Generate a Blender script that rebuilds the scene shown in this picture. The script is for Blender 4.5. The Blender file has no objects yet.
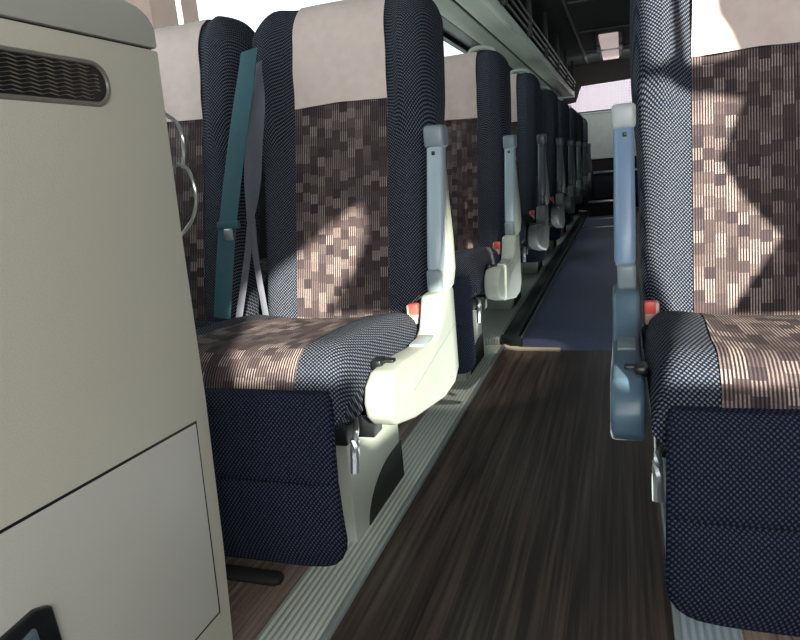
import bpy, bmesh, math, random
from mathutils import Vector, Matrix
from mathutils.geometry import delaunay_2d_cdt
random.seed(7)
COL = bpy.context.scene.collection
PI = math.pi
sc = bpy.context.scene

# ------------------------------------------------------------------ camera maths
F = 650.0
H = 0.85
def camera_basis():
    Y = Vector((222, 170, -F)).normalized()
    n = (0.09, 0.996); d = 150.0
    N = Vector((-n[0]*F*F/d, n[1]*F*F/d, F))
    Z = (N - N.dot(Y)*Y).normalized()
    X = Y.cross(Z)
    return Matrix((X, Y, Z))
RM = camera_basis()
def ray(px, py):
    return RM @ Vector((px-400, 320-py, -F))
def on_y(px, py, y):
    r = ray(px, py); t = y/r.y; return Vector((r.x*t, y, r.z*t+H))
def on_z(px, py, z):
    r = ray(px, py); t = (z-H)/r.z; return Vector((r.x*t, r.y*t, z))
cam = bpy.data.cameras.new('camera')
cam.sensor_width = 36; cam.lens = F/800*36; cam.clip_start = 0.01
co = bpy.data.objects.new('camera', cam); COL.objects.link(co)
m4 = RM.to_4x4(); m4.translation = (0, 0, H); co.matrix_world = m4
sc.camera = co

# ------------------------------------------------------------------ helpers
def link(name, bm, mat, parent=None, smooth=True, loc=None):
    bmesh.ops.recalc_face_normals(bm, faces=bm.faces)
    me = bpy.data.meshes.new(name)
    bm.to_mesh(me); bm.free()
    for p in me.polygons: p.use_smooth = smooth
    if smooth:
        try: me.set_sharp_from_angle(angle=math.radians(38))
        except Exception: pass
    mats = mat if isinstance(mat, (list, tuple)) else [mat]
    for m in mats: me.materials.append(m)
    o = bpy.data.objects.new(name, me); COL.objects.link(o)
    if parent: o.parent = parent
    if loc is not None: o.location = loc
    return o
def tag(o, label, cat, group=None, kind=None):
    o['label'] = label; o['category'] = cat
    if group: o['group'] = group
    if kind: o['kind'] = kind
    return o
def struct(name, bm, mat, parent=None, smooth=False, label=None, cat=None):
    o = link(name, bm, mat, parent, smooth)
    if not parent:
        o['kind'] = 'structure'
        if label: o['label'] = label; o['category'] = cat
    return o
def empty(name, loc):
    o = bpy.data.objects.new(name, None); COL.objects.link(o); o.location = loc; return o
def box(bm, x0, x1, y0, y1, z0, z1, bev=0, seg=2):
    t = bmesh.new()
    bmesh.ops.create_cube(t, size=1)
    for v in t.verts:
        v.co = Vector(((x0+x1)/2+v.co.x*(x1-x0), (y0+y1)/2+v.co.y*(y1-y0), (z0+z1)/2+v.co.z*(z1-z0)))
    if bev: bmesh.ops.bevel(t, geom=list(t.edges), offset=bev, segments=seg, profile=0.5, affect='EDGES')
    join(bm, t); return bm
def join(bm, t):
    me = bpy.data.meshes.new('t'); t.to_mesh(me); t.free(); bm.from_mesh(me); bpy.data.meshes.remove(me)
def loft(bm, rings, cap=True, closed=True):
    R = [[bm.verts.new(p) for p in r] for r in rings]
    n = len(R[0])
    for a, b in zip(R, R[1:]):
        for i in range(n if closed else n-1):
            j = (i+1) % n
            bm.faces.new((a[i], a[j], b[j], b[i]))
    if cap and closed:
        bm.faces.new(R[0][::-1]); bm.faces.new(R[-1])
    return bm
def prism(bm, pts, axis, a, b, bev=0, seg=2):
    """extrude polygon; axis 'x': pts are (y,z); 'y': (x,z); 'z': (x,y)"""
    t = bmesh.new()
    f = {'x': lambda p, c: (c, p[0], p[1]), 'y': lambda p, c: (p[0], c, p[1]), 'z': lambda p, c: (p[0], p[1], c)}[axis]
    loft(t, [[f(p, a) for p in pts], [f(p, b) for p in pts]])
    bmesh.ops.recalc_face_normals(t, faces=t.faces)
    if bev: bmesh.ops.bevel(t, geom=list(t.edges), offset=bev, segments=seg, profile=0.5, affect='EDGES', clamp_overlap=True)
    join(bm, t); return bm
def tube(bm, path, r, n=10):
    path = [Vector(p) for p in path]
    rings = []
    up = Vector((0.13, 0.31, 0.94))
    for i, p in enumerate(path):
        d = (path[min(i+1, len(path)-1)] - path[max(i-1, 0)]).normalized()
        s = d.cross(up).normalized(); u = s.cross(d)
        rr = r[i] if isinstance(r, (list, tuple)) else r
        rings.append([p + (s*math.cos(2*PI*k/n) + u*math.sin(2*PI*k/n))*rr for k in range(n)])
    return loft(bm, rings)
def bez(pts, n=8):
    """Catmull-Rom through points"""
    P = [Vector(p) for p in pts]; P = [2*P[0]-P[1]] + P + [2*P[-1]-P[-2]]
    out = []
    for i in range(1, len(P)-2):
        for k in range(n):
            t = k/n
            out.append(0.5*((2*P[i]) + (-P[i-1]+P[i+1])*t + (2*P[i-1]-5*P[i]+4*P[i+1]-P[i+2])*t*t + (-P[i-1]+3*P[i]-3*P[i+1]+P[i+2])*t**3))
    out.append(P[-2]); return out
def sheet(bm, grid, thick=0.0):
    """grid rows of points -> surface; thickness by doubling along normals"""
    nr, nc = len(grid), len(grid[0])
    V = [[bm.verts.new(p) for p in r] for r in grid]
    for i in range(nr-1):
        for j in range(nc-1):
            bm.faces.new((V[i][j], V[i][j+1], V[i+1][j+1], V[i+1][j]))
    if thick:
        bm.normal_update()
        bmesh.ops.solidify(bm, geom=list(bm.faces), thickness=thick)
    return bm
def ss(a, b, x):
    t = max(0.0, min(1.0, (x-a)/(b-a))); return t*t*(3-2*t)
def lerp(a, b, t): return a+(b-a)*t
def pw(tab, x):
    if x <= tab[0][0]: return tab[0][1]
    for (a, b), (c, d) in zip(tab, tab[1:]):
        if x <= c: return b+(d-b)*(x-a)/(c-a)
    return tab[-1][1]

# ------------------------------------------------------------------ materials
def new_mat(name):
    m = bpy.data.materials.new(name); m.use_nodes = True
    nt = m.node_tree; b = nt.nodes['Principled BSDF']
    return m, nt, b
def N(nt, t, **k):
    n = nt.nodes.new(t)
    for a, v in k.items(): setattr(n, a, v)
    return n
def mth(nt, op, a, b=None, c=None):
    n = nt.nodes.new('ShaderNodeMath'); n.operation = op
    for i, v in enumerate((a, b, c)):
        if v is None: continue
        if isinstance(v, (int, float)): n.inputs[i].default_value = v
        else: nt.links.new(v, n.inputs[i])
    return n.outputs[0]
def mixc(nt, f, a, b):
    n = nt.nodes.new('ShaderNodeMix'); n.data_type = 'RGBA'
    for i, v in ((0, f), (6, a), (7, b)):
        if isinstance(v, (int, float)): n.inputs[i].default_value = v
        elif isinstance(v, tuple): n.inputs[i].default_value = (*v, 1)
        else: nt.links.new(v, n.inputs[i])
    return n.outputs[2]
def bump(nt, b, h, s, d=0.002):
    n = nt.nodes.new('ShaderNodeBump'); n.inputs['Strength'].default_value = s; n.inputs['Distance'].default_value = d
    nt.links.new(h, n.inputs['Height']); nt.links.new(n.outputs[0], b.inputs['Normal'])
def objxyz(nt):
    t = N(nt, 'ShaderNodeTexCoord'); s = N(nt, 'ShaderNodeSeparateXYZ')
    nt.links.new(t.outputs['Object'], s.inputs[0]); return t.outputs['Object'], s.outputs[0], s.outputs[1], s.outputs[2]
def noise(nt, vec, scale, detail=3, sc3=None):
    if sc3:
        mp = N(nt, 'ShaderNodeMapping'); mp.inputs['Scale'].default_value = sc3; nt.links.new(vec, mp.inputs[0]); vec = mp.outputs[0]
    n = N(nt, 'ShaderNodeTexNoise'); n.inputs['Scale'].default_value = scale; n.inputs['Detail'].default_value = detail
    nt.links.new(vec, n.inputs['Vector']); return n.outputs[0]
def plain(name, col, rough=0.5, metal=0.0, var=0.12, nscale=12, bmp=0.0, bscale=300, spec=0.5):
    m, nt, b = new_mat(name)
    o, x, y, z = objxyz(nt)
    n = noise(nt, o, nscale, 4)
    c0 = tuple(v*(1-var) for v in col); c1 = tuple(min(1, v*(1+var)) for v in col)
    nt.links.new(mixc(nt, n, c0, c1), b.inputs['Base Color'])
    b.inputs['Roughness'].default_value = rough; b.inputs['Metallic'].default_value = metal
    b.inputs['Specular IOR Level'].default_value = spec
    if bmp: bump(nt, b, noise(nt, o, bscale, 2), bmp, 0.001)
    return m
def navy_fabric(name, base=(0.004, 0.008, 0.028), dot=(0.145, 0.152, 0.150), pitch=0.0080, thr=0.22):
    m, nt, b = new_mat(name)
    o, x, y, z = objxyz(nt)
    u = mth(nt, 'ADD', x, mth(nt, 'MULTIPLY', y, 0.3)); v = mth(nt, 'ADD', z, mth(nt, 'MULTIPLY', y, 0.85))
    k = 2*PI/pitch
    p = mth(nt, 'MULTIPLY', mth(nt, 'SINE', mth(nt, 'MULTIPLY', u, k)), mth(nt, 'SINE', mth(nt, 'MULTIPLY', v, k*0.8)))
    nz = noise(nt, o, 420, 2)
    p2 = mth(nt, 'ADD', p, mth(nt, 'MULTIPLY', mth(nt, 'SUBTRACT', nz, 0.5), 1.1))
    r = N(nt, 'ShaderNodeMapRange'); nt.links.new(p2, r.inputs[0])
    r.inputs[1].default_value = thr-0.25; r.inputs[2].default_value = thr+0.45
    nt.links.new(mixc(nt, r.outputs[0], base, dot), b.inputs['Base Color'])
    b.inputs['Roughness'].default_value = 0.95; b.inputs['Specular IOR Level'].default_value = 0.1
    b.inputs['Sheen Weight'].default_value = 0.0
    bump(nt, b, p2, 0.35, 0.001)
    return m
def pattern_fabric(name):
    m, nt, b = new_mat(name)
    o, x, y, z = objxyz(nt)
    v = mth(nt, 'ADD', z, mth(nt, 'MULTIPLY', y, 0.85))
    cx = mth(nt, 'FLOOR', mth(nt, 'DIVIDE', x, 0.0225))
    wn = N(nt, 'ShaderNodeTexWhiteNoise', noise_dimensions='1D'); nt.links.new(cx, wn.inputs['W'])
    vz = mth(nt, 'ADD', mth(nt, 'DIVIDE', v, 0.031), mth(nt, 'MULTIPLY', wn.outputs[0], 3.0))
    cz = mth(nt, 'FLOOR', vz)
    cb = N(nt, 'ShaderNodeCombineXYZ'); nt.links.new(cx, cb.inputs[0]); nt.links.new(cz, cb.inputs[1])
    w2 = N(nt, 'ShaderNodeTexWhiteNoise', noise_dimensions='2D'); nt.links.new(cb.outputs[0], w2.inputs['Vector'])
    cell = w2.outputs[0]
    # vertical threads
    fr = mth(nt, 'FRACT', mth(nt, 'DIVIDE', x, 0.00563))
    line = mth(nt, 'LESS_THAN', fr, 0.45)
    amt = mth(nt, 'ADD', mth(nt, 'MULTIPLY', mth(nt, 'POWER', cell, 2.0), 0.85), 0.10)
    nz = noise(nt, o, 260, 2)
    li = mth(nt, 'MULTIPLY', mth(nt, 'MULTIPLY', line, amt), mth(nt, 'ADD', nz, 0.45))
    sp = N(nt, 'ShaderNodeSeparateColor'); nt.links.new(w2.outputs[1], sp.inputs[0])
    base = mixc(nt, sp.outputs[1], (0.020, 0.014, 0.020), (0.048, 0.033, 0.036))
    col = mixc(nt, li, base, (0.40, 0.32, 0.30))
    nt.links.new(col, b.inputs['Base Color'])
    b.inputs['Roughness'].default_value = 0.9; b.inputs['Specular IOR Level'].default_value = 0.15
    bump(nt, b, li, 0.25, 0.001)
    return m
def wood_floor(name, c0, c1, plank=0.11, rough=0.38, scratch=0.0):
    m, nt, b = new_mat(name)
    o, x, y, z = objxyz(nt)
    g = noise(nt, o, 1.0, 6, (110, 2.2, 1)); g2 = noise(nt, o, 1.0, 3, (30, 0.9, 1))
    cxn = mth(nt, 'FLOOR', mth(nt, 'DIVIDE', x, plank))
    wn = N(nt, 'ShaderNodeTexWhiteNoise', noise_dimensions='1D'); nt.links.new(cxn, wn.inputs['W'])
    f = mth(nt, 'ADD', mth(nt, 'MULTIPLY', g, 0.75), mth(nt, 'MULTIPLY', g2, 0.5))
    f = mth(nt, 'ADD', mth(nt, 'SUBTRACT', f, 0.22), mth(nt, 'MULTIPLY', mth(nt, 'SUBTRACT', wn.outputs[0], 0.5), 0.18))
    r = N(nt, 'ShaderNodeMapRange'); nt.links.new(f, r.inputs[0]); r.inputs[1].default_value = 0.25; r.inputs[2].default_value = 0.62
    col = mixc(nt, r.outputs[0], c0, c1)
    edge = mth(nt, 'LESS_THAN', mth(nt, 'FRACT', mth(nt, 'DIVIDE', x, plank)), 0.02)
    col = mixc(nt, mth(nt, 'MULTIPLY', edge, 0.6), col, (0.004, 0.003, 0.003))
    if scratch:
        s = noise(nt, o, 1.0, 4, (130, 95, 1))
        rs = N(nt, 'ShaderNodeMapRange'); nt.links.new(s, rs.inputs[0]); rs.inputs[1].default_value = 0.62; rs.inputs[2].default_value = 0.68
        col = mixc(nt, mth(nt, 'MULTIPLY', rs.outputs[0], scratch), col, (0.5, 0.42, 0.36))
    nt.links.new(col, b.inputs['Base Color'])
    b.inputs['Roughness'].default_value = rough
    bump(nt, b, g, 0.15, 0.001)
    return m
def ridged_metal(name, col, period=0.0135):
    m, nt, b = new_mat(name)
    o, x, y, z = objxyz(nt)
    s = mth(nt, 'SINE', mth(nt, 'MULTIPLY', x, 2*PI/period))
    r = N(nt, 'ShaderNodeMapRange'); nt.links.new(s, r.inputs[0]); r.inputs[1].default_value = -0.8; r.inputs[2].default_value = 0.3
    n = noise(nt, o, 1.0, 4, (60, 3, 1))
    c = mixc(nt, r.outputs[0], tuple(v*0.62 for v in col), col)
    c = mixc(nt, mth(nt, 'MULTIPLY', n, 0.5), c, tuple(v*0.55 for v in col))
    nt.links.new(c, b.inputs['Base Color'])
    b.inputs['Roughness'].default_value = 0.42; b.inputs['Metallic'].default_value = 0.0
    bump(nt, b, r.outputs[0], 0.6, 0.002)
    return m
def lace(name):
    m, nt, b = new_mat(name)
    o, x, y, z = objxyz(nt)
    k = 2*PI/0.075
    p = mth(nt, 'MULTIPLY', mth(nt, 'SINE', mth(nt, 'MULTIPLY', mth(nt, 'ADD', x, z), k)), mth(nt, 'SINE', mth(nt, 'MULTIPLY', mth(nt, 'SUBTRACT', x, z), k)))
    r = N(nt, 'ShaderNodeMapRange'); nt.links.new(p, r.inputs[0]); r.inputs[1].default_value = -0.2; r.inputs[2].default_value = 0.5
    c = mixc(nt, r.outputs[0], (0.50, 0.42, 0.50), (0.92, 0.86, 0.90))
    nt.links.new(c, b.inputs['Base Color']); b.inputs['Roughness'].default_value = 0.9
    nt.links.new(c, b.inputs['Emission Color']); b.inputs['Emission Strength'].default_value = 0.9  # emission stands in for daylight coming through the lace
    return m
def glass(name):
    m = bpy.data.materials.new(name); m.use_nodes = True; nt = m.node_tree
    nt.nodes.remove(nt.nodes['Principled BSDF']); out = nt.nodes['Material Output']
    t = N(nt, 'ShaderNodeBsdfTransparent'); t.inputs[0].default_value = (0.9, 0.96, 0.95, 1)
    g = N(nt, 'ShaderNodeBsdfGlossy'); g.inputs['Roughness'].default_value = 0.02
    n = noise(nt, objxyz(nt)[0], 3, 2); fr = mth(nt, 'MULTIPLY', n, 0.08)
    mx = N(nt, 'ShaderNodeMixShader'); nt.links.new(fr, mx.inputs[0]); nt.links.new(t.outputs[0], mx.inputs[1]); nt.links.new(g.outputs[0], mx.inputs[2])
    nt.links.new(mx.outputs[0], out.inputs[0]); return m
def emis(name, col, s):
    m, nt, b = new_mat(name)
    o, x, y, z = objxyz(nt); c = mixc(nt, noise(nt, o, 8, 2), tuple(v*0.9 for v in col), col)
    nt.links.new(c, b.inputs['Base Color']); nt.links.new(c, b.inputs['Emission Color']); b.inputs['Emission Strength'].default_value = s
    return m

M = dict(
    navy=navy_fabric('navy_dotted_fabric'),
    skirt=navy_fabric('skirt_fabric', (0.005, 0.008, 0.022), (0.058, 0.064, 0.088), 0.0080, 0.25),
    pat=pattern_fabric('patchwork_striped_fabric'),
    cover=plain('cover_cloth', (0.70, 0.57, 0.53), 0.9, var=0.10, nscale=40, bmp=0.3, bscale=500, spec=0.1),
    cream=plain('console_vinyl', (0.62, 0.60, 0.51), 0.42, var=0.05, nscale=3, bmp=0.35, bscale=420),
    creamdoor=plain('console_door_vinyl', (0.57, 0.565, 0.53), 0.45, var=0.05, nscale=3, bmp=0.25, bscale=420),
    creamtop=plain('console_top_vinyl', (0.46, 0.47, 0.43), 0.45, var=0.05, nscale=3, bmp=0.35, bscale=420),
    pale=plain('pale_seat_plastic', (0.42, 0.46, 0.41), 0.42, var=0.06, nscale=9),
    shieldp=plain('pale_shield_plastic', (0.33, 0.365, 0.325), 0.45, var=0.06, nscale=9), dimshield=plain('shield_plastic_dim_shade', (0.15, 0.165, 0.165), 0.4, var=0.1), dimstrut=plain('strut_plastic_dim_shade', (0.075, 0.085, 0.10), 0.28, var=0.1),  # dim pair puts the rear rows' shade into the armrest colour
    grey=plain('grey_seat_plastic', (0.22, 0.27, 0.30), 0.35, var=0.08),
    strut=plain('strut_plastic', (0.38, 0.48, 0.54), 0.3, var=0.08),
    blackp=plain('black_plastic', (0.008, 0.009, 0.011), 0.3, var=0.2),
    dark=plain('dark_steel', (0.02, 0.022, 0.025), 0.4, 0.5),
    rubber=plain('dark_rubber', (0.012, 0.014, 0.014), 0.7),
    chrome=plain('brushed_chrome', (0.62, 0.66, 0.68), 0.3, 0.8, var=0.03),
    red=plain('red_button', (0.75, 0.10, 0.08), 0.4),
    buckle=plain('buckle_shell', (0.62, 0.42, 0.36), 0.45),
    teal=plain('teal_webbing', (0.03, 0.095, 0.12), 0.7, var=0.1, nscale=60, bmp=0.3, bscale=900),
    palebelt=plain('pale_webbing', (0.11, 0.115, 0.145), 0.7, var=0.15, nscale=40, bmp=0.3, bscale=900),
    floor=wood_floor('dark_wood_vinyl', (0.020, 0.014, 0.012), (0.125, 0.090, 0.074)),
    floorseat=wood_floor('brown_wood_vinyl', (0.12, 0.085, 0.07), (0.46, 0.35, 0.30), 0.09, 0.5, 0.6),
    floorback=plain('blue_black_vinyl', (0.13, 0.17, 0.31), 0.5, var=0.35, nscale=60, bmp=0.2),
    rail=ridged_metal('ridged_aluminium', (0.82, 0.88, 0.80)),
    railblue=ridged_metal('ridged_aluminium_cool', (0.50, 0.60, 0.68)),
    railedge=plain('rail_edge_metal', (0.50, 0.58, 0.58), 0.3, 0.5),
    kerb=plain('dark_kerb', (0.018, 0.028, 0.030), 0.4),
    kerbline=plain('kerb_line', (0.30, 0.38, 0.36), 0.35),
    nosing=plain('nosing_sun_patch', (0.85, 0.70, 0.52), 0.4),  # pale colour stands in for the sun patch on the step edge
    wall=plain('wall_fabric', (0.10, 0.105, 0.11), 0.85, bmp=0.2),
    ceil=plain('ceiling_fabric', (0.065, 0.08, 0.075), 0.9, bmp=0.2),
    ceilpanel=plain('ceiling_panel', (0.13, 0.16, 0.15), 0.6),
    rackpale=plain('rack_pale_panel', (0.80, 0.92, 0.83), 0.4, var=0.08, nscale=5),
    rackdark=plain('rack_dark', (0.03, 0.037, 0.035), 0.5),
    rackrail=plain('rack_rail_metal', (0.17, 0.22, 0.20), 0.35, 0.5),
    rear=plain('rear_panel_grey', (0.75, 0.80, 0.77), 0.7),
    reardark=plain('rear_brown', (0.030, 0.022, 0.022), 0.8),
    shadestrut=plain('strut_plastic_blue_shade', (0.20, 0.30, 0.46), 0.3, var=0.08), shadeshield=plain('shield_plastic_blue_shade', (0.09, 0.15, 0.21), 0.35, var=0.1), bcap=plain('light_cap', (0.50, 0.52, 0.54), 0.35),  # blue strut and shield colours paint in the right armrest's shade
    lace=lace('lace_curtain'), glass=glass('window_glass'),
    lampw=emis('lamp_diffuser', (0.85, 0.68, 0.66), 0.5),
    sash=plain('window_sash', (0.05, 0.05, 0.055), 0.5),
    brick=plain('outside_brick', (0.07, 0.048, 0.045), 0.9, var=0.3, nscale=1.5),
    pave=plain('outside_paving', (0.4, 0.4, 0.38), 0.9),
    pole=plain('outside_pole', (0.8, 0.8, 0.78), 0.6),
)

# ------------------------------------------------------------------ bus shell
XL, XR, YF, YB, ZC = -1.56, 1.12, -3.0, 10.4, 2.1
AL, AR = -0.535, 0.085          # aisle edges
def slab(x0, x1, y0, y1, z0, z1): return box(bmesh.new(), x0, x1, y0, y1, z0, z1)
struct('floor', slab(AL, AR, YF, 2.88, -0.05, 0.0), M['floor'], label='dark brown wood plank aisle floor between the seat rails', cat='floor')
struct('floor', slab(AL, AR, 2.88, YB, -0.05, 0.0), M['floorback'], label='blue black aisle floor beyond the curved nosing', cat='floor')
struct('floor', slab(XL, AL, YF, YB, -0.05, -0.0005), M['floorseat'], label='scuffed brown wood floor under the left seats', cat='floor')
struct('floor', slab(AR, XR, YF, YB, -0.05, -0.0005), M['floorseat'], label='brown wood floor under the right seats', cat='floor')
# rails
b = slab(-0.667, AL-0.008, -0.5, 2.93, 0.0, 0.010)
r1 = struct('trim_1', b, M['rail'], label='ridged pale aluminium strip along the left edge of the aisle', cat='rail')
b = bmesh.new(); box(b, AL-0.009, AL+0.006, -0.5, 2.93, 0.0, 0.014, 0.003); 
struct('trim_2', b, M['railedge'], label='smooth grey metal edge of the left aisle strip', cat='rail edge', smooth=True)
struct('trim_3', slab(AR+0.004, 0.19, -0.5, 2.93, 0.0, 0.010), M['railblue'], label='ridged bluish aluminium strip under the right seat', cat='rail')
b = bmesh.new(); box(b, AR-0.006, AR+0.005, -0.5, 2.93, 0.0, 0.013, 0.003)
struct('trim_4', b, M['railedge'], label='thin metal edge of the right aisle strip', cat='rail edge', smooth=True)
# rear kerb with rounded front corner
b = bmesh.new()
kp = [(-0.56, 9.6), (-0.56, 3.02), (-0.545, 2.95), (-0.50, 2.905), (-0.445, 2.90), (-0.445, 2.93), (-0.47, 2.97), (-0.475, 3.05), (-0.46, 9.6)]
prism(b, kp, 'z', 0.0, 0.045, 0.006)
struct('trim_5', b, M['kerb'], smooth=True, label='dark kerb along the left edge of the rear aisle', cat='kerb')
b = bmesh.new(); prism(b, [(-0.47, 3.0), (-0.462, 3.0), (-0.444, 9.6), (-0.452, 9.6)], 'z', 0.0, 0.02)
prism(b, [(-0.557, 2.98), (-0.545, 2.98), (-0.545, 9.6), (-0.557, 9.6)], 'z', 0.044, 0.049)
struct('trim_6', b, M['kerbline'], label='thin lighter lines along the dark rear kerb', cat='kerb line')
b = bmesh.new(); prism(b, [(-0.53, 3.0), (-0.535, 2.93), (-0.52, 2.885), (-0.47, 2.86), (-0.27, 2.855), (-0.27, 2.885), (-0.45, 2.895), (-0.50, 2.93), (-0.51, 3.0)], 'z', 0.0, 0.012, 0.003)
struct('trim_7', b, M['nosing'], smooth=True, label='curved nosing with a sun patch painted in, where the rear aisle floor starts', cat='nosing')
b = bmesh.new(); box(b, XL+0.02, -0.565, 3.02, 9.6, -0.0004, 0.03, 0.004)
box(b, -0.70, -0.56, 2.96, 3.02, 0.0, 0.032, 0.004)
struct('trim_8', b, M['rail'], label='raised pale seat platform beside the rear kerb', cat='platform')

SILL, WT = 1.0, 2.04
# left wall with window openings; unseen rear stretches kept solid to dim the back rows
wins = [(-1.05, 0.35), (0.45, 1.72), (1.80, 4.1), (5.6, 7.6)]
b = bmesh.new(); box(b, XL-0.06, XL, YF, YB, 0.0, SILL); box(b, XL-0.06, XL, YF, YB, WT, ZC)
prev = YF
for y0, y1 in wins: box(b, XL-0.06, XL, prev, y0, SILL, WT); prev = y1
box(b, XL-0.06, XL, prev, YB, SILL, WT)
struct('wall_left', b, M['wall'])
for i, (y0, y1) in enumerate(wins):
    b = bmesh.new(); t = 0.025
    box(b, XL-0.05, XL+0.008, y0, y1, SILL, SILL+t); box(b, XL-0.05, XL+0.008, y0, y1, WT-t, WT)
    box(b, XL-0.05, XL+0.008, y0, y0+t, SILL+t, WT-t); box(b, XL-0.05, XL+0.008, y1-t, y1, SILL+t, WT-t)
    w = struct('window_%d' % (i+1), b, M['sash'])
    g = link('pane', slab(XL-0.03, XL-0.027, y0+t, y1-t, SILL+t, WT-t), M['glass'], w, False)
# ceiling
b = slab(XL-0.06, XR+0.06, YF, YB, ZC, ZC+0.05)
struct('ceiling', b, M['ceil'])
b = bmesh.new()
for y in (3.4, 4.4, 5.4, 6.1, 7.6, 9.0): box(b, -0.42, 0.30, y, y+0.035, ZC-0.016, ZC-0.001, 0.004)
box(b, -0.46, -0.43, 1.5, YB-0.3, ZC-0.03, ZC-0.001, 0.006); box(b, 0.31, 0.34, 1.5, YB-0.3, ZC-0.03, ZC-0.001, 0.006)
struct('trim_9', b, M['ceilpanel'], label='dark cross battens of the aisle ceiling', cat='ceiling trim')
# back wall
struct('wall_back', slab(XL-0.06, XR+0.06, YB, YB+0.05, 0, ZC), M['reardark'])
b = bmesh.new(); box(b, -0.66, 0.9, YB-0.03, YB, 0.75, 1.42, 0.01)
box(b, -0.66, 0.9, YB-0.05, YB-0.03, 1.40, 1.425, 0.006)
struct('trim_10', b, M['rear'], label='grey panel below the lace covered rear window', cat='panel')
b = bmesh.new(); t = 0.03
zb = 1.44; W0 = -0.80
box(b, W0, 0.9, YB-0.02, YB-0.001, zb-t, zb)
w = struct('window_5', b, M['sash'])
link('pane', prism(bmesh.new(), [(W0, zb), (0.88, zb), (0.88, 1.86), (-0.55, 1.80), (-0.62, 1.60), (W0, 1.57)], 'y', YB-0.012, YB-0.006), M['glass'], w, False)
b = bmesh.new(); g = []
cp = [(W0, zb+0.005, 1.565), (-0.63, zb+0.005, 1.59), (-0.56, zb+0.005, 1.80), (0.88, zb+0.005, 1.85)]
cols = 60
for j in range(2):
    row = []
    for i in range(cols+1):
        x = lerp(W0, 0.88, i/cols)
        top = pw([(p[0], p[2]) for p in cp], x)
        row.append((x, YB-0.03+0.006*math.sin(i*1.3), zb+0.004 if j == 0 else top))
    g.append(row)
sheet(b, g)
o = link('lace_curtain', b, M['lace']); tag(o, 'bright white lace curtain over the rear window', 'curtain')
# rear bench + steps
bench = empty('rear_bench', (-0.15, 9.95, 0))
link('seat_base', box(bmesh.new(), -0.235, 0.55, -0.25, 0.35, 0.2, 0.58, 0.03, 3), M['navy'], bench)
link('front_strip', box(bmesh.new(), -0.235, 0.55, -0.262, -0.25, 0.56, 0.59, 0.004), M['railedge'], bench)
tag(bench, 'dark rear bench with a pale front strip at the end of the aisle', 'bench')
b = bmesh.new(); box(b, -0.44, 0.08, 9.35, 9.70, 0.0, 0.19)
struct('trim_11', b, M['reardark'], label='dark step at the end of the aisle', cat='step')
b = bmesh.new(); box(b, -0.44, 0.08, 9.33, 9.36, 0.185, 0.215, 0.004); box(b, -0.45, 0.08, 8.9, 9.0, 0.0, 0.012, 0.003); box(b, -0.45, 0.08, 7.9, 7.98, 0.0, 0.012, 0.003)
struct('trim_12', b, M['chrome'], smooth=True, label='thin bright step nosings at the end of the aisle', cat='nosing')

# ------------------------------------------------------------------ luggage rack (left)
rack = empty('luggage_rack', (-1.0, 1.2, 1.6))
def rbox(bm, x0, x1, z0, z1, y0=1.15, y1=9.3, bev=0.004): return box(bm, x0+1.0, x1+1.0, y0-1.2, y1-1.2, z0-1.6, z1-1.6, bev)
link('underside_panel', rbox(bmesh.new(), -0.735, -0.63, 1.600, 1.615), M['rackpale'], rack)
link('underside_panel', rbox(bmesh.new(), -0.865, -0.752, 1.597, 1.612), M['rackpale'], rack)
b = bmesh.new(); prism(b, [(x+1.0, z-1.6) for x, z in [(-0.88, 1.605), (-0.60, 1.608), (-0.60, 1.632), (-0.86, 1.632), (-1.14, 2.00), (-1.555, 2.08), (-1.555, 2.06), (-1.16, 1.98)]], 'y', -0.05, 8.1)
link('shell', b, M['rackdark'], rack, False)
link('front_lip', rbox(bmesh.new(), -0.628, -0.597, 1.596, 1.66, bev=0.008), M['rackpale'], rack)
b = bmesh.new()
for x, z in ((-0.590, 1.685), (-0.578, 1.72), (-0.57, 1.76)):
    tube(b, [(x+1, -0.05, z-1.6), (x+1, 8.1, z-1.6)], 0.007, 8)
link('rail', b, M['rackrail'], rack)
for k in range(8):
    y = 1.6+k*1.05
    link('bracket', box(bmesh.new(), -0.60+1, -0.565+1, y-1.2, y-1.2+0.05, 0.05, 0.39, 0.004), M['rackdark'], rack)
link('end_plate', rbox(bmesh.new(), -0.90, -0.585, 1.58, 1.66, 9.3, 9.33), M['chrome'], rack)
tag(rack, 'long pale green luggage rack with dark rails above the left seats', 'luggage rack')

# ceiling lamp
lp = empty('ceiling_lamp', (-0.125, 8.6, ZC))
link('frame', box(bmesh.new(), -0.14, 0.14, -0.95, 1.1, -0.035, -0.001, 0.01), M['rackdark'], lp)
for y0, y1 in ((-0.85, 0.0), (0.10, 1.0)):
    link('diffuser', box(bmesh.new(), -0.10, 0.10, y0, y1, -0.075, -0.03, 0.012), M['lampw'], lp)
link('latch', box(bmesh.new(), -0.15, 0.15, 0.02, 0.06, -0.085, -0.03, 0.008), M['chrome'], lp)
tag(lp, 'pinkish white twin panel lamp on the dark ceiling above the aisle', 'ceiling lamp')

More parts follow.
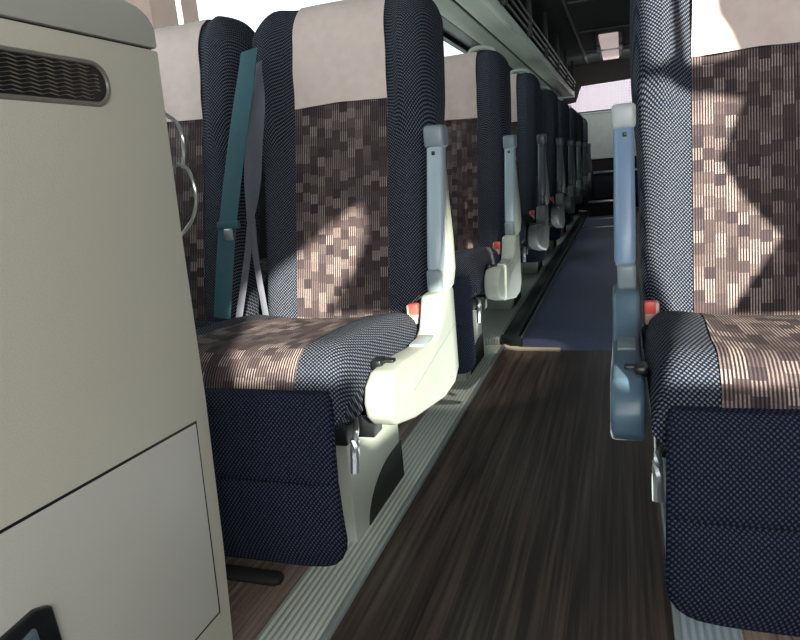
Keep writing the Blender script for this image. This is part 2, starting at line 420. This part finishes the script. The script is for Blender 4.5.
# ------------------------------------------------------------------ seats
def lean(z): return pw([(0.30, -0.035), (0.47, 0.0), (1.05, 0.14), (1.30, 0.185)], z)
def bk(z):
    k = max(0.0, min(1.0, (z-1.215)/0.10)); s = math.sqrt(max(0.0, 1-k*k))
    hw = pw([(0.38, 0.235), (0.47, 0.243), (0.80, 0.250), (1.00, 0.264), (1.3, 0.264)], z) - 0.075*(1-s)
    T = 0.075*(0.12+0.88*s)
    if z < 0.44: T *= 0.75
    return hw, T
def wing(x, z, hw):
    a = abs(x)
    amt = 0.022 + 0.045*ss(0.90, 1.06, z)*(1-0.5*ss(1.2, 1.29, z))
    return amt*ss(0.135, 0.20, a)*(1-0.35*ss(hw*0.9, hw, a))
def front_y(x, z):
    hw, T = bk(z); s = min(1, abs(x)/hw)
    return lean(z)+0.075 - T*(max(0.0, 1-s**4.5))**(1/4.5) - wing(x, z, hw)
def backrest_bm():
    rings = []
    zs = [0.38, 0.39, 0.42] + [0.46+i*0.04 for i in range(18)] + [1.215+0.10*math.sin(t*PI/2/9) for t in range(1, 10)]
    n = 56
    for z in zs:
        hw, T = bk(z); r = []
        for i in range(n):
            th = 2*PI*i/n; c, s = math.cos(th), math.sin(th)
            x = hw*math.copysign(abs(c)**(2/4.5), c); y = T*math.copysign(abs(s)**(2/4.5), s)
            fr = max(0.0, -s); w = wing(x, z, hw)*min(1, fr*2.2) - max(0.0, s)*0.055*ss(0.85, 1.05, z)*(1-0.6*ss(1.2, 1.315, z))
            r.append((x, lean(z)+0.075+y-w, z))
        rings.append(r)
    return loft(bmesh.new(), rings)
def back_panel_bm():
    g = []
    for i in range(30):
        z = lerp(0.455, 1.10, i/29)
        g.append([(x, front_y(x, z)-0.0035, z) for x in [lerp(-0.136, 0.136, j/12) for j in range(13)]])
    return sheet(bmesh.new(), g)
def cover_bm(seed=0, hem=0.0):
    rnd = random.Random(seed); ph = rnd.random()*6
    path = []
    for i in range(16):
        z = lerp(1.040, 1.297, i/15); path.append((lambda x, z=z: front_y(x, z)-0.008, z))
    for z, dy in ((1.317, 0.05), (1.325, 0.09), (1.317, 0.14)): path.append((lambda x, z=z, dy=dy: lean(1.31)+dy, z))
    for z in (1.285, 1.20, 1.12, 1.05): path.append((lambda x, z=z: lean(z)+0.212-0.03*ss(1.2, 1.3, z), z))
    g = []
    nr = len(path)
    for i, (fy, z) in enumerate(path):
        row = []
        fade = max(0, 1-i/14)
        for j in range(21):
            x = lerp(-0.132, 0.132, j/20)*(1+0.03*fade)
            wv = 0.0035*math.sin(x*70+ph)*fade + 0.002*math.sin(x*31+ph*2+i*0.4) + 0.0035*math.sin(x*22+i*0.55+ph)*math.sin(i*0.33+1+x*9)*(1 if i < 16 else 0)
            zz = z + (0.0018*math.sin(x*24+ph)+hem if i == 0 else 0)
            row.append((x, fy(x)+wv*(-1 if i < 17 else 1)-(0.002 if i < 17 else -0.002), zz))
        g.append(row)
    return sheet(bmesh.new(), g, 0.002)
# cushion, local y from -0.575 (front) to 0.03
def top_z(x, y):
    a = abs(x)
    base = pw([(-0.575, 0.538), (-0.50, 0.540), (-0.40, 0.534), (-0.25, 0.524), (-0.12, 0.508), (-0.02, 0.478), (0.0, 0.470), (0.05, 0.465)], y)
    k = max(0.0, min(1.0, (-0.49-y)/0.085))
    base -= 0.085*(1-math.sqrt(max(0, 1-k*k)))
    base += 0.008*ss(0.10, 0.20, a)*(1-ss(0.21, 0.245, a))
    base += -0.006*(1-(a/0.15)**2 if a < 0.15 else 0)
    return base
def cushion_bm(side):
    rings = []
    ys = [-0.575, -0.573, -0.568, -0.56, -0.55, -0.535, -0.515, -0.49] + [lerp(-0.46, 0.03, i/14) for i in range(15)]
    for y in ys:
        r = []
        hw = 0.247
        top = []
        for j in range(33):
            x = lerp(-hw, hw, j/32); a = abs(x)
            rr = max(0.0, 1-((max(0, a-(hw-0.045)))/0.045)**2)**0.5
            zt = top_z(x, y)
            lowz = 0.425
            top.append((x*(1.0), y, lowz+(zt-lowz)*(0.25+0.75*rr) if a > hw-0.045 else zt))
        bot = []
        for j in range(33):
            x = lerp(hw-0.005, -hw+0.005, j/32); a = abs(x)
            zb = 0.375 + 0.02*ss(-0.50, -0.575, y)
            bot.append((x*0.955, y, zb+0.02*ss(0.2, 0.247, a)))
        rings.append(top+bot)
    return loft(bmesh.new(), rings)
def cushion_panel_bm():
    g = []
    ys = [-0.5755, -0.575, -0.572, -0.566, -0.556, -0.54, -0.515, -0.49] + [lerp(-0.46, 0.01, i/16) for i in range(17)]
    first = True
    for y in ys:
        g.append([(x, y-0.0018, (top_z(x, max(y, -0.575))+0.0018) if not first else 0.44) for x in [lerp(-0.135, 0.135, j/12)*(1+0.13*ss(-0.1, -0.5, y)) for j in range(13)]])
        first = False
    return sheet(bmesh.new(), g)
def skirt_bm():
    rings = []; n = 48
    zs = [0.125, 0.127, 0.133, 0.145, 0.165, 0.19, 0.22, 0.26, 0.29, 0.303, 0.31, 0.317, 0.33, 0.36, 0.40, 0.44, 0.462, 0.472, 0.477]
    for z in zs:
        kb = max(0, (0.19-z)/0.065); kt = max(0, (z-0.455)/0.022)
        hw = 0.228-0.055*(1-math.sqrt(max(0, 1-kb*kb)))-0.008*kt
        T = 0.027*(1-0.55*kb*kb)*(1-0.4*kt*kt) - (0.009*math.exp(-((z-0.31)/0.006)**2))
        yc = -0.578-0.030*math.sin((z-0.12)/0.36*PI)*0.6
        r = []
        for i in range(n):
            th = 2*PI*i/n; c, s = math.cos(th), math.sin(th)
            r.append((hw*math.copysign(abs(c)**(2/5.0), c), yc+T*math.copysign(abs(s)**(2/3.0), s), z))
        rings.append(r)
    return loft(bmesh.new(), rings)

def make_seat(side, arm=True, plinth=True, pedestal_x=0.125):
    """side=+1: the aisle armrest is on +x; -1: on -x; 0: no armrest. Origin on the floor below the backrest foot."""
    s = side if side else 1
    root = empty('coach_seat', (0, 0, 0))
    link('backrest', backrest_bm(), M['navy'], root)
    link('backrest_panel', back_panel_bm(), M['pat'], root)
    link('headrest_cover', cover_bm(3), M['cover'], root)
    link('seat_cushion', cushion_bm(s), M['navy'], root)
    link('cushion_panel', cushion_panel_bm(), M['pat'], root)
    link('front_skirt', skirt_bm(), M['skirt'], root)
    # grab grip on the aisle shoulder
    b = bmesh.new()
    gp = bez([(s*0.08, 0.30, 1.26), (s*0.085, 0.305, 1.325), (s*0.11, 0.305, 1.342), (s*0.17, 0.305, 1.338), (s*0.20, 0.30, 1.31), (s*0.21, 0.29, 1.24)], 6)
    tube(b, gp, 0.011, 10)
    if arm: link('grab_grip', b, M['pale'], root)
    # pedestal frame
    MS, MT, MC = (M['shieldp'], M['strut'], M['grey']) if side > 0 else (M['shadeshield'], M['shadestrut'], M['bcap'])
    def X(a, b_): return (min(s*a, s*b_), max(s*a, s*b_))
    x0, x1 = X(-0.20, pedestal_x)
    ped = link('pedestal', box(bmesh.new(), x0, x1, -0.325, 0.02, 0.0, 0.335, 0.008), M['pale'], root)
    b = bmesh.new(); pts = [(-0.25, 0.001)] + [(-0.25+0.20*(1-math.cos(t*PI/2/8)), 0.001+0.115*math.sin(t*PI/2/8)) for t in range(1, 9)] + [(0.021, 0.116), (0.021, 0.001)]
    prism(b, pts, 'x', *X(pedestal_x-0.02, pedestal_x+0.0025)); link('kick_cover', b, M['rubber'], ped, False)
    x0, x1 = X(-0.22, 0.21)
    b = bmesh.new(); box(b, x0, x1, -0.50, 0.0, 0.335, 0.385, 0.006)
    for yy in (-0.42, -0.2): box(b, *X(0.10, 0.235), yy, yy+0.05, 0.32, 0.37, 0.004)
    link('seat_frame', b, M['dark'], root)
    b = bmesh.new(); tube(b, bez([(s*0.205, -0.44, 0.372), (s*0.232, -0.50, 0.374), (s*0.236, -0.52, 0.36), (s*0.236, -0.535, 0.30)], 5), [0.006]*10+[0.009]*6, 8)
    link('recline_lever', b, M['chrome'], root)
    if arm:
        # shield: profile in (y,z) relative to the backrest foot line
        prof = [(-0.47, 0.372), (-0.495, 0.395), (-0.503, 0.425), (-0.49, 0.458), (-0.455, 0.477), (-0.38, 0.478), (-0.24, 0.462), (-0.16, 0.462), (-0.125, 0.478), (-0.105, 0.51), (-0.088, 0.55), (0.03, 0.55), (0.03, 0.33), (-0.02, 0.302), (-0.12, 0.300), (-0.35, 0.340)]
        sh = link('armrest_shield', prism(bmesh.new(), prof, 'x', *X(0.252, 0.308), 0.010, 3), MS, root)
        link('adjuster_panel', box(bmesh.new(), *X(0.262, 0.298), -0.235, -0.15, 0.459, 0.468, 0.003), M['grey'], sh)
        b = bmesh.new(); box(b, *X(0.245, 0.268), -0.43, -0.39, 0.470, 0.490, 0.006, 2); box(b, *X(0.262, 0.285), -0.405, -0.385, 0.474, 0.484, 0.003)
        link('recline_button', b, M['blackp'], sh)
        # seam on the aisle face
        b = bmesh.new(); prism(b, [(-0.36, 0.405), (-0.355, 0.402), (0.02, 0.452), (0.02, 0.456)], 'x', *X(0.3075, 0.3086)); link('seam', b, M['grey'], sh, False)
        # folded-up armrest
        def ly(z): return pw([(0.5, -0.005), (0.95, 0.10)], z)
        rings = []
        for z, w, d in ((0.600, 0.040, 0.050), (0.61, 0.046, 0.056), (0.70, 0.047, 0.052), (0.80, 0.045, 0.046), (0.90, 0.044, 0.042), (0.905, 0.042, 0.040)):
            r = []; cx = s*0.281; cy = ly(z)-0.035
            for i in range(20):
                th = 2*PI*i/20; c, q = math.cos(th), math.sin(th)
                r.append((cx+w/2*math.copysign(abs(c)**0.5, c), cy+d/2*math.copysign(abs(q)**0.6, q), z))
            rings.append(r)
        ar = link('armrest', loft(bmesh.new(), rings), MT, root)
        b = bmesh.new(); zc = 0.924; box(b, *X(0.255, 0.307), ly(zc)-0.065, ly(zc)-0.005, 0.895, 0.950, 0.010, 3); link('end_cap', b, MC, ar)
        b = bmesh.new(); box(b, *X(0.275, 0.284), ly(0.885)-0.0595, ly(0.885)-0.050, 0.878, 0.888, 0.002); link('screw', b, M['blackp'], ar)
        b = bmesh.new(); box(b, *X(0.258, 0.298), ly(0.575)-0.062, ly(0.575)-0.0, 0.545, 0.605, 0.010, 3); link('pivot', b, M['grey'], ar)
        # pale outer shell, bulging towards the aisle
        rings = []
        for z, w, d in ((0.548, 0.012, 0.03), (0.56, 0.020, 0.048), (0.60, 0.024, 0.058), (0.68, 0.020, 0.055), (0.76, 0.013, 0.045), (0.84, 0.007, 0.03), (0.88, 0.004, 0.02)):
            r = []; cx = s*(0.294+w*0.25); cy = ly(z)-0.022
            for i in range(20):
                th = 2*PI*i/20; c, q = math.cos(th), math.sin(th)
                r.append((cx+w*math.copysign(abs(c)**0.7, c)*0.9, cy+d/2*math.copysign(abs(q)**0.7, q), z))
            rings.append(r)
        if side > 0: link('outer_shell', loft(bmesh.new(), rings), M['shieldp'], ar)
        # buckle between cushion and shield
        b = bmesh.new(); box(b, *X(0.212, 0.242), -0.085, -0.055, 0.475, 0.525, 0.005)
        bu = link('buckle', b, M['buckle'], root)
        b = bmesh.new(); box(b, *X(0.219, 0.243), -0.0885, -0.066, 0.500, 0.528, 0.004); link('release_button', b, M['red'], bu)
        b = bmesh.new(); tube(b, [(s*0.228, -0.055, 0.48), (s*0.235, -0.02, 0.44), (s*0.238, 0.0, 0.40)], 0.007, 8); link('stalk', b, M['dark'], bu)
    return root
def copy_tree(o, parent=None):
    c = o.copy(); COL.objects.link(c); c.parent = parent
    for ch in list(o.children): copy_tree(ch, c)
    return c

LC, WC, RC, Y0, P = -0.72, -1.252, 0.285, 1.57, 1.165
proto = make_seat(1)
proto.location = (LC, Y0, 0)
names = ['second', 'third', 'fourth', 'fifth', 'sixth', 'seventh', 'eighth']
tag(proto, 'nearest left aisle seat, navy with patchwork panel and a sunlit cushion', 'seat', 'aisle seats down the left side')
for i in range(1, 8):
    c = copy_tree(proto); c.location = (LC, Y0+P*i, 0.0 if i < 2 else 0.03 if i > 1 else 0)
    lab = {1: 'second left aisle seat from the front, directly behind the nearest sunlit one',
           7: 'rearmost left aisle seat at the far end of the aisle'}.get(i, 'navy left aisle seat, %s from the front of the row' % names[i-1])
    tag(c, lab, 'seat', 'aisle seats down the left side')
def swap(o, table):
    if o.type == 'MESH':
        for sl in o.material_slots:
            if sl.material in table:
                m_ = table[sl.material]; sl.link = 'OBJECT'; sl.material = m_
    for ch in o.children: swap(ch, table)
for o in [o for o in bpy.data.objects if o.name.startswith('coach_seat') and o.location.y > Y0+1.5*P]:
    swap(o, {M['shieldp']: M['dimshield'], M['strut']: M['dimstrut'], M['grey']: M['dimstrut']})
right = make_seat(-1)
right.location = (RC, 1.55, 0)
tag(right, 'right aisle seat with sun across its patchwork backrest, armrest in blue shade', 'seat')
wseat = make_seat(1, arm=False)
wseat.location = (WC, Y0-0.06, 0)
tag(wseat, 'left window seat partly hidden by the cream console, teal belt on its shoulder', 'seat', 'window seats on the left side')
w2 = copy_tree(wseat); w2.location = (WC, Y0+P, 0)
tag(w2, 'second left window seat, directly behind the one with the teal belt', 'seat', 'window seats on the left side')

# belts (parts of their seats)
def ribbon(path, widths, nrm=(0, -1, 0), thick=0.002):
    g = []; path = [Vector(p) for p in path]; nv = Vector(nrm)
    for i, p in enumerate(path):
        d = (path[min(i+1, len(path)-1)]-path[max(i-1, 0)]).normalized(); sd = d.cross(nv).normalized()
        w = widths[i] if isinstance(widths, list) else widths
        g.append([p-sd*w/2, p-sd*w*0.17+nv*0.002, p+sd*w*0.17+nv*0.002, p+sd*w/2])
    return sheet(bmesh.new(), g, thick)
def px_path(pts, origin):
    return bez([on_y(x, y, d)-Vector(origin) for x, y, d in pts], 6)
teal = px_path([(249, 50, 1.57), (244, 90, 1.50), (236, 150, 1.46), (228, 220, 1.43), (225, 260, 1.42), (222, 318, 1.40)], (WC, Y0-0.06, 0))
sb = link('seat_belt', ribbon(teal, 0.050), M['teal'], wseat)
p = on_y(229, 226, 1.415)-Vector((WC, Y0-0.06, 0))
b = bmesh.new(); box(b, p.x-0.032, p.x+0.032, p.y-0.008, p.y+0.004, p.z-0.008, p.z+0.012, 0.004); link('belt_guide', b, M['teal'], sb)
b = bmesh.new(); box(b, p.x-0.012, p.x+0.012, p.y-0.010, p.y-0.004, p.z-0.036, p.z-0.006, 0.003); link('belt_tongue', b, M['chrome'], sb)
pb = px_path([(259, 62, 1.60), (257, 95, 1.52), (254, 140, 1.50), (252, 190, 1.49), (250, 222, 1.49)], (LC, Y0, 0))
n = len(pb)
link('seat_belt', ribbon(pb, [lerp(0.018, 0.050, ss(0, 0.35, i/n))*(1-0.6*ss(0.6, 1, i/n)) for i in range(n)]), M['palebelt'], proto)
for q, w, nm in (([(251, 218, 1.49), (247, 260, 1.49), (239, 318, 1.47)], 0.020, 'belt_strap'), ([(252, 218, 1.49), (256, 260, 1.49), (266, 316, 1.47)], 0.018, 'belt_strap')):
    link(nm, ribbon(px_path(q, (LC, Y0, 0)), w), M['palebelt'], proto)

# ------------------------------------------------------------------ cream console at the left front
CX = -0.60
cons = empty('console', (CX, 0.4, 0))
def cy(z): return pw([(0, 0.742), (0.15, 0.757), (0.3, 0.771), (0.54, 0.786), (0.8, 0.793), (1.08, 0.806)], z)-0.4           # local rear edge
def cprism(bm, pts, a, b_, bev=0, seg=2): return prism(bm, [(y, z) for y, z in pts], 'x', a, b_, bev, seg)
body = link('body', cprism(bmesh.new(), [(-0.9, 0.0), (cy(0), 0.0), (cy(0.15), 0.15), (cy(0.3), 0.3), (cy(0.54), 0.54), (cy(0.8), 0.8), (cy(1.038), 1.038), (-0.9, 1.038)], -0.80, 0.0, 0.004, 2), M['cream'], cons)
top = [(-0.9, 1.040), (cy(1.04), 1.040), (cy(1.06), 1.066), (cy(1.06)-0.010, 1.080), (cy(1.06)-0.028, 1.089), (cy(1.06)-0.07, 1.096), (0.1, 1.108), (-0.9, 1.11)]
link('top_cap', cprism(bmesh.new(), top, -0.80, 0.0, 0.004, 2), M['creamtop'], cons)
link('seam_strip', cprism(bmesh.new(), [(-0.88, 1.03), (cy(1.04)-0.008, 1.03), (cy(1.04)-0.008, 1.05), (-0.88, 1.05)], -0.79, -0.006), M['blackp'], cons, False)
def dpts(i): return [(-0.75, 0.562-i), (0.350-i, 0.513-i), (0.331-i, 0.208+i), (-0.75, 0.208+i)]
gap = link('door_gap', cprism(bmesh.new(), dpts(-0.0034), -0.01, 0.0006), M['blackp'], cons, False)
door = link('door', cprism(bmesh.new(), dpts(0), -0.01, 0.0022, 0.002, 3), M['creamdoor'], cons)
# handle: black recessed cup with a lever
hy, hz = 0.434-0.4, 0.40
b = bmesh.new(); cprism(b, [(hy-0.045, 0.34), (hy-0.040, 0.428), (hy+0.004, 0.432), (hy+0.022, 0.424), (hy+0.026, 0.34)], 0.0, 0.012, 0.004, 3)
hd = link('handle', b, M['blackp'], door)
b = bmesh.new(); cprism(b, [(hy-0.036, 0.35), (hy-0.032, 0.414), (hy-0.006, 0.420), (hy+0.000, 0.35)], 0.010, 0.018, 0.004, 3); link('lever', b, plain('handle_sheen', (0.10, 0.13, 0.16), 0.25), hd)  # blue-grey lever colour paints in the handle's bluish highlight
# vent
def stadium(y0, y1, z0, z1, r, n=8):
    o = [(y0, z0)]
    for cyy, czz, a0 in ((y1-r, z0+r, -PI/2), (y1-r, z1-r, 0)):
        for k in range(n+1):
            a = a0+PI/2*k/n; o.append((cyy+r*math.cos(a), czz+r*math.sin(a)))
    o.append((y0, z1)); return o
vz0, vz1 = 0.962, 1.004
outer = stadium(-0.55, 0.297, vz0-0.006, vz1+0.006, 0.026); inner = stadium(-0.55, 0.290, vz0, vz1, 0.0205)
b = bmesh.new()
rings = [[(x, y, z) for y, z in pts] for x, pts in ((0.0, outer), (0.0035, stadium(-0.55, 0.295, vz0-0.004, vz1+0.004, 0.024)), (0.0035, stadium(-0.55, 0.2915, vz0-0.001, vz1+0.001, 0.0215)), (0.0012, inner))]
loft(b, rings, cap=False)
vent = link('vent', b, plain('vent_rim', (0.16, 0.15, 0.13), 0.3), cons)
link('backing', cprism(bmesh.new(), inner, -0.002, 0.0010), M['blackp'], vent, False)
b = bmesh.new()
for k in range(9):
    z = vz0+0.0035+k*0.0044
    e = 0.286 if 1 < k < 7 else 0.276
    rows = [[(0.0012, -0.55+t*0.006, z+0.0012*math.sin(t*PI/2)) for t in range(int((e+0.55)/0.006))], [(0.0030, -0.55+t*0.006, z+0.0009+0.0012*math.sin(t*PI/2)) for t in range(int((e+0.55)/0.006))]]
    sheet(b, rows)
    b2 = bmesh.new()
link('grille', b, plain('grille_bronze', (0.30, 0.26, 0.21), 0.35), vent)
tag(cons, 'large cream vinyl console with a dark slotted vent and a lower door, left foreground', 'console')

# curved grab handles just behind the console
g = empty('grab_handle', (-0.73, 1.0, 0.85))
for pts in ([(168, 116), (176, 122), (182, 135), (184, 152), (183, 168)], [(178, 163), (188, 170), (194, 185), (196, 203), (192, 220), (184, 232)]):
    b = bmesh.new(); tube(b, bez([on_y(x, y, 1.0)-Vector((-0.73, 1.0, 0.85)) for x, y in pts], 6), 0.0032, 8)
    link('rod', b, M['chrome'], g)
b = bmesh.new()
q = on_y(160, 112, 1.0)-Vector((-0.73, 1.0, 0.85))
tube(b, bez([q+Vector((-0.06, -0.06, -0.3)), q+Vector((-0.05, -0.02, -0.1)), q+Vector((-0.01, 0, 0)), on_y(168, 116, 1.0)-Vector((-0.73, 1.0, 0.85))], 6), 0.0032, 8)
tube(b, bez([on_y(184, 232, 1.0)-Vector((-0.73, 1.0, 0.85)), q+Vector((-0.02, -0.02, -0.24)), q+Vector((-0.06, -0.06, -0.3)), q+Vector((-0.10, -0.20, -0.34))], 6), 0.0032, 8)
link('mount', b, M['chrome'], g)
tag(g, 'pair of thin curved grey rods between the cream console and the window seat', 'grab handle')

q = on_z(283, 580, 0.012); rings = []
for t_, r_ in ((0, 0.002), (0.004, 0.009), (0.014, 0.0125), (0.30, 0.013), (0.31, 0.004)):
    rings.append([(-t_, r_*1.6*math.cos(2*PI*k/16), r_*math.sin(2*PI*k/16)) for k in range(16)])
o = link('floor_bar', loft(bmesh.new(), rings), M['rubber']); o.location = (q.x, q.y, 0.013)
tag(o, 'dark rounded bar lying on the brown floor beside the cream console', 'bar')

# ------------------------------------------------------------------ right wall and front wall, added openings cut to throw the sun patches
D = Vector((-0.6, 1.0, -0.43))
def back(p):
    k = (XR-p.x)/0.6; return (p.y-k, p.z+0.43*k)
def poly_px(pts, y): return [back(on_y(a, c, y)) for a, c in pts]
def hull(pts):
    pts = sorted(set(pts)); 
    def half(ps):
        h = []
        for p in ps:
            while len(h) > 1 and (h[-1][0]-h[-2][0])*(p[1]-h[-2][1])-(h[-1][1]-h[-2][1])*(p[0]-h[-2][0]) <= 0: h.pop()
            h.append(p)
        return h
    a, c = half(pts), half(pts[::-1]); return a[:-1]+c[:-1]
holes = []
holes.append(poly_px([(650, 68), (690, 70), (768, 82), (730, 152), (745, 195), (775, 240), (712, 316), (655, 325), (640, 250)], 1.60))
holes.append(hull([back(Vector(p)) for p in [(0.045, 1.60, 0.45), (0.045, 1.0, 0.55), (0.05, 0.985, 0.51), (0.55, 0.985, 0.51), (0.55, 1.0, 0.56), (0.55, 1.60, 0.46)]]))
holes.append(poly_px([(690, -30), (730, -30), (727, 5), (738, 25), (745, 48), (720, 56), (692, 58)], 1.66))
holes.append(poly_px([(660, -25), (690, -25), (688, 40), (672, 56), (660, 58), (655, 45)], 1.61))
holes.append(poly_px([(240, 330), (250, 275), (292, 248), (362, 201), (366, 232), (356, 262), (336, 295), (322, 322)], 1.62))
holes.append(hull([back(Vector(p)) for p in [(-1.0, 1.60, 0.47), (-0.83, 1.30, 0.50), (-0.70, 1.02, 0.555), (-0.68, 0.99, 0.50), (-0.47, 0.99, 0.50), (-0.47, 1.60, 0.47)]]))
holes.append(hull([back(Vector(p)) for p in [(-0.47, 1.05, 0.50), (-0.46, 1.07, 0.36), (-0.40, 1.07, 0.33), (-0.40, 1.55, 0.25), (-0.40, 1.56, 0.58), (-0.46, 1.5, 0.545)]]))
holes.append(hull([back(Vector(p)) for p in [(-0.41, 1.50, 0.55), (-0.41, 1.62, 0.55), (-0.41, 1.62, 0.78), (-0.41, 1.56, 0.62)]]))
outer = [(YF, 0.0), (YB, 0.0), (YB, ZC), (YF, ZC)]
HC = []; vs = [Vector(p) for p in outer]; fs = [[0, 1, 2, 3]]
for h in holes:
    h = [(min(max(a, YF+0.05), YB-0.05), min(c, ZC-0.03)) for a, c in h]
    HC.append(h); k = len(vs); vs += [Vector(p) for p in h]; fs.append(list(range(k, k+len(h))))
es = [(f[i], f[(i+1) % len(f)]) for f in fs for i in range(len(f))]
v2, e2, f2, _, _, fo = delaunay_2d_cdt(vs, es, [], 0, 1e-6)
def pip(p, h):
    c = False
    for i in range(len(h)):
        a, b_ = h[i], h[i-1]
        if (a[1] > p.y) != (b_[1] > p.y) and p.x < (b_[0]-a[0])*(p.y-a[1])/(b_[1]-a[1])+a[0]: c = not c
    return c
def wall_with(keep, x, name, mat, parent=None, thick=0.0):
    bm = bmesh.new(); V = [bm.verts.new((x, p.x, p.y)) for p in v2]
    for f, o_ in zip(f2, fo):
        cc = (v2[f[0]]+v2[f[1]]+v2[f[2]])/3
        inside = any(pip(cc, h) for h in HC)
        if inside == keep: 
            try: bm.faces.new([V[i] for i in f])
            except ValueError: pass
    bmesh.ops.delete(bm, geom=[v for v in bm.verts if not v.link_faces], context='VERTS')
    if parent: return link(name, bm, mat, parent, False)
    return struct(name, bm, mat)
wr = wall_with(False, XR, 'wall_right', M['wall'])
wn = empty('window_6', (0, 0, 0)); wn['kind'] = 'structure'  # openings invented out of view to shape the sunlight
wall_with(True, XR+0.005, 'pane', M['glass'], wn)
struct('wall_front', slab(XL-0.06, XR+0.06, YF-0.05, YF, 0, ZC), M['wall'])

# ------------------------------------------------------------------ outside
o = link('building', box(bmesh.new(), -17, -14, 18.7, 21.3, -1.5, 9.0), M['brick'], None, False)
o.location = (0, 0, 0); tag(o, 'brownish red building seen through the left window above the window seat', 'building')
o = link('utility_pole', tube(bmesh.new(), [(-8, 11.55, -1.5), (-8, 11.55, 7)], 0.05, 10), M['pole']); tag(o, 'thin pale pole outside in front of the brownish building', 'pole')
o = struct('ground', slab(-60, 60, -30, 60, -1.6, -1.5), M['pave'])

# ------------------------------------------------------------------ light
w = bpy.data.worlds.new('world'); sc.world = w; w.use_nodes = True
wnt = w.node_tree; bg = wnt.nodes['Background']
sky = wnt.nodes.new('ShaderNodeTexSky'); sky.sky_type = 'HOSEK_WILKIE'
sky.sun_direction = (0.5, -0.75, 0.4); sky.turbidity = 6
mixn = wnt.nodes.new('ShaderNodeMix'); mixn.data_type = 'RGBA'; mixn.inputs[0].default_value = 0.8
wnt.links.new(sky.outputs[0], mixn.inputs[6]); mixn.inputs[7].default_value = (0.95, 1.0, 1.05, 1)
wnt.links.new(mixn.outputs[2], bg.inputs['Color']); bg.inputs['Strength'].default_value = 2.6
def light(name, typ, loc, direction, energy, col, size=None, size_y=None, angle=None):
    l = bpy.data.lights.new(name, typ); l.energy = energy; l.color = col
    if size: l.shape = 'RECTANGLE'; l.size = size; l.size_y = size_y
    if angle: l.angle = angle
    o = bpy.data.objects.new(name, l); COL.objects.link(o); o.location = loc
    o.rotation_euler = Vector(direction).to_track_quat('-Z', 'Y').to_euler(); return o
light('sun', 'SUN', (3, -4, 4), D, 19.0, (1.0, 0.90, 0.76), angle=math.radians(0.6))
light('windshield_fill', 'AREA', (-0.1, -2.6, 1.35), (0, 1, -0.15), 42, (0.90, 0.97, 1.0), 2.0, 1.0)  # added fill lamp in place of skylight through an unbuilt windshield
light('aisle_glow', 'AREA', (-0.15, 4.5, 1.93), (0, 0, -1), 3, (0.88, 0.97, 1.0), 0.5, 7.0)  # added fill under the ceiling to brighten the aisle
light('floor_bounce', 'AREA', (-0.2, 3.2, 0.05), (0, 0, 1), 10, (0.92, 1.0, 0.95), 0.4, 3.6)  # added up-light standing in for bounce, brightens rack and ceiling
sp = light('row_sun_fill', 'SPOT', (0.25, 1.95, 2.05), (-0.70, 0.45, -1.55), 60, (1.0, 0.95, 0.86)); sp.data.spot_size = math.radians(24); sp.data.spot_blend = 0.4; sp.data.shadow_soft_size = 0.02  # added spot brightens the second row in place of sunlight
sp = light('step_sun_fill', 'SPOT', (0.0, 2.7, 2.05), (-0.42, 0.20, -2.05), 40, (1.0, 0.85, 0.68)); sp.data.spot_size = math.radians(11); sp.data.spot_blend = 0.5; sp.data.shadow_soft_size = 0.02  # added spot imitates the sun patch on the nosing
light('rear_glow', 'AREA', (-0.1, 9.3, 1.95), (0, 1, -0.75), 5, (0.95, 1.0, 0.98), 0.8, 0.3)  # added fill to brighten the grey rear panel
light('door_fill', 'AREA', (0.9, -0.9, 1.3), (-1, 0.9, -0.3), 32, (1.0, 0.97, 0.9), 1.2, 0.9)  # fill lamp inside the closed right side, brightens the console
for o in bpy.data.objects:
    if o.type == 'LIGHT' and o.name.startswith(('windshield', 'floor', 'rear', 'aisle', 'door')): o.visible_camera = False

sc.view_settings.view_transform = 'Standard'
sc.view_settings.look = 'None'
sc.view_settings.exposure = 0.0
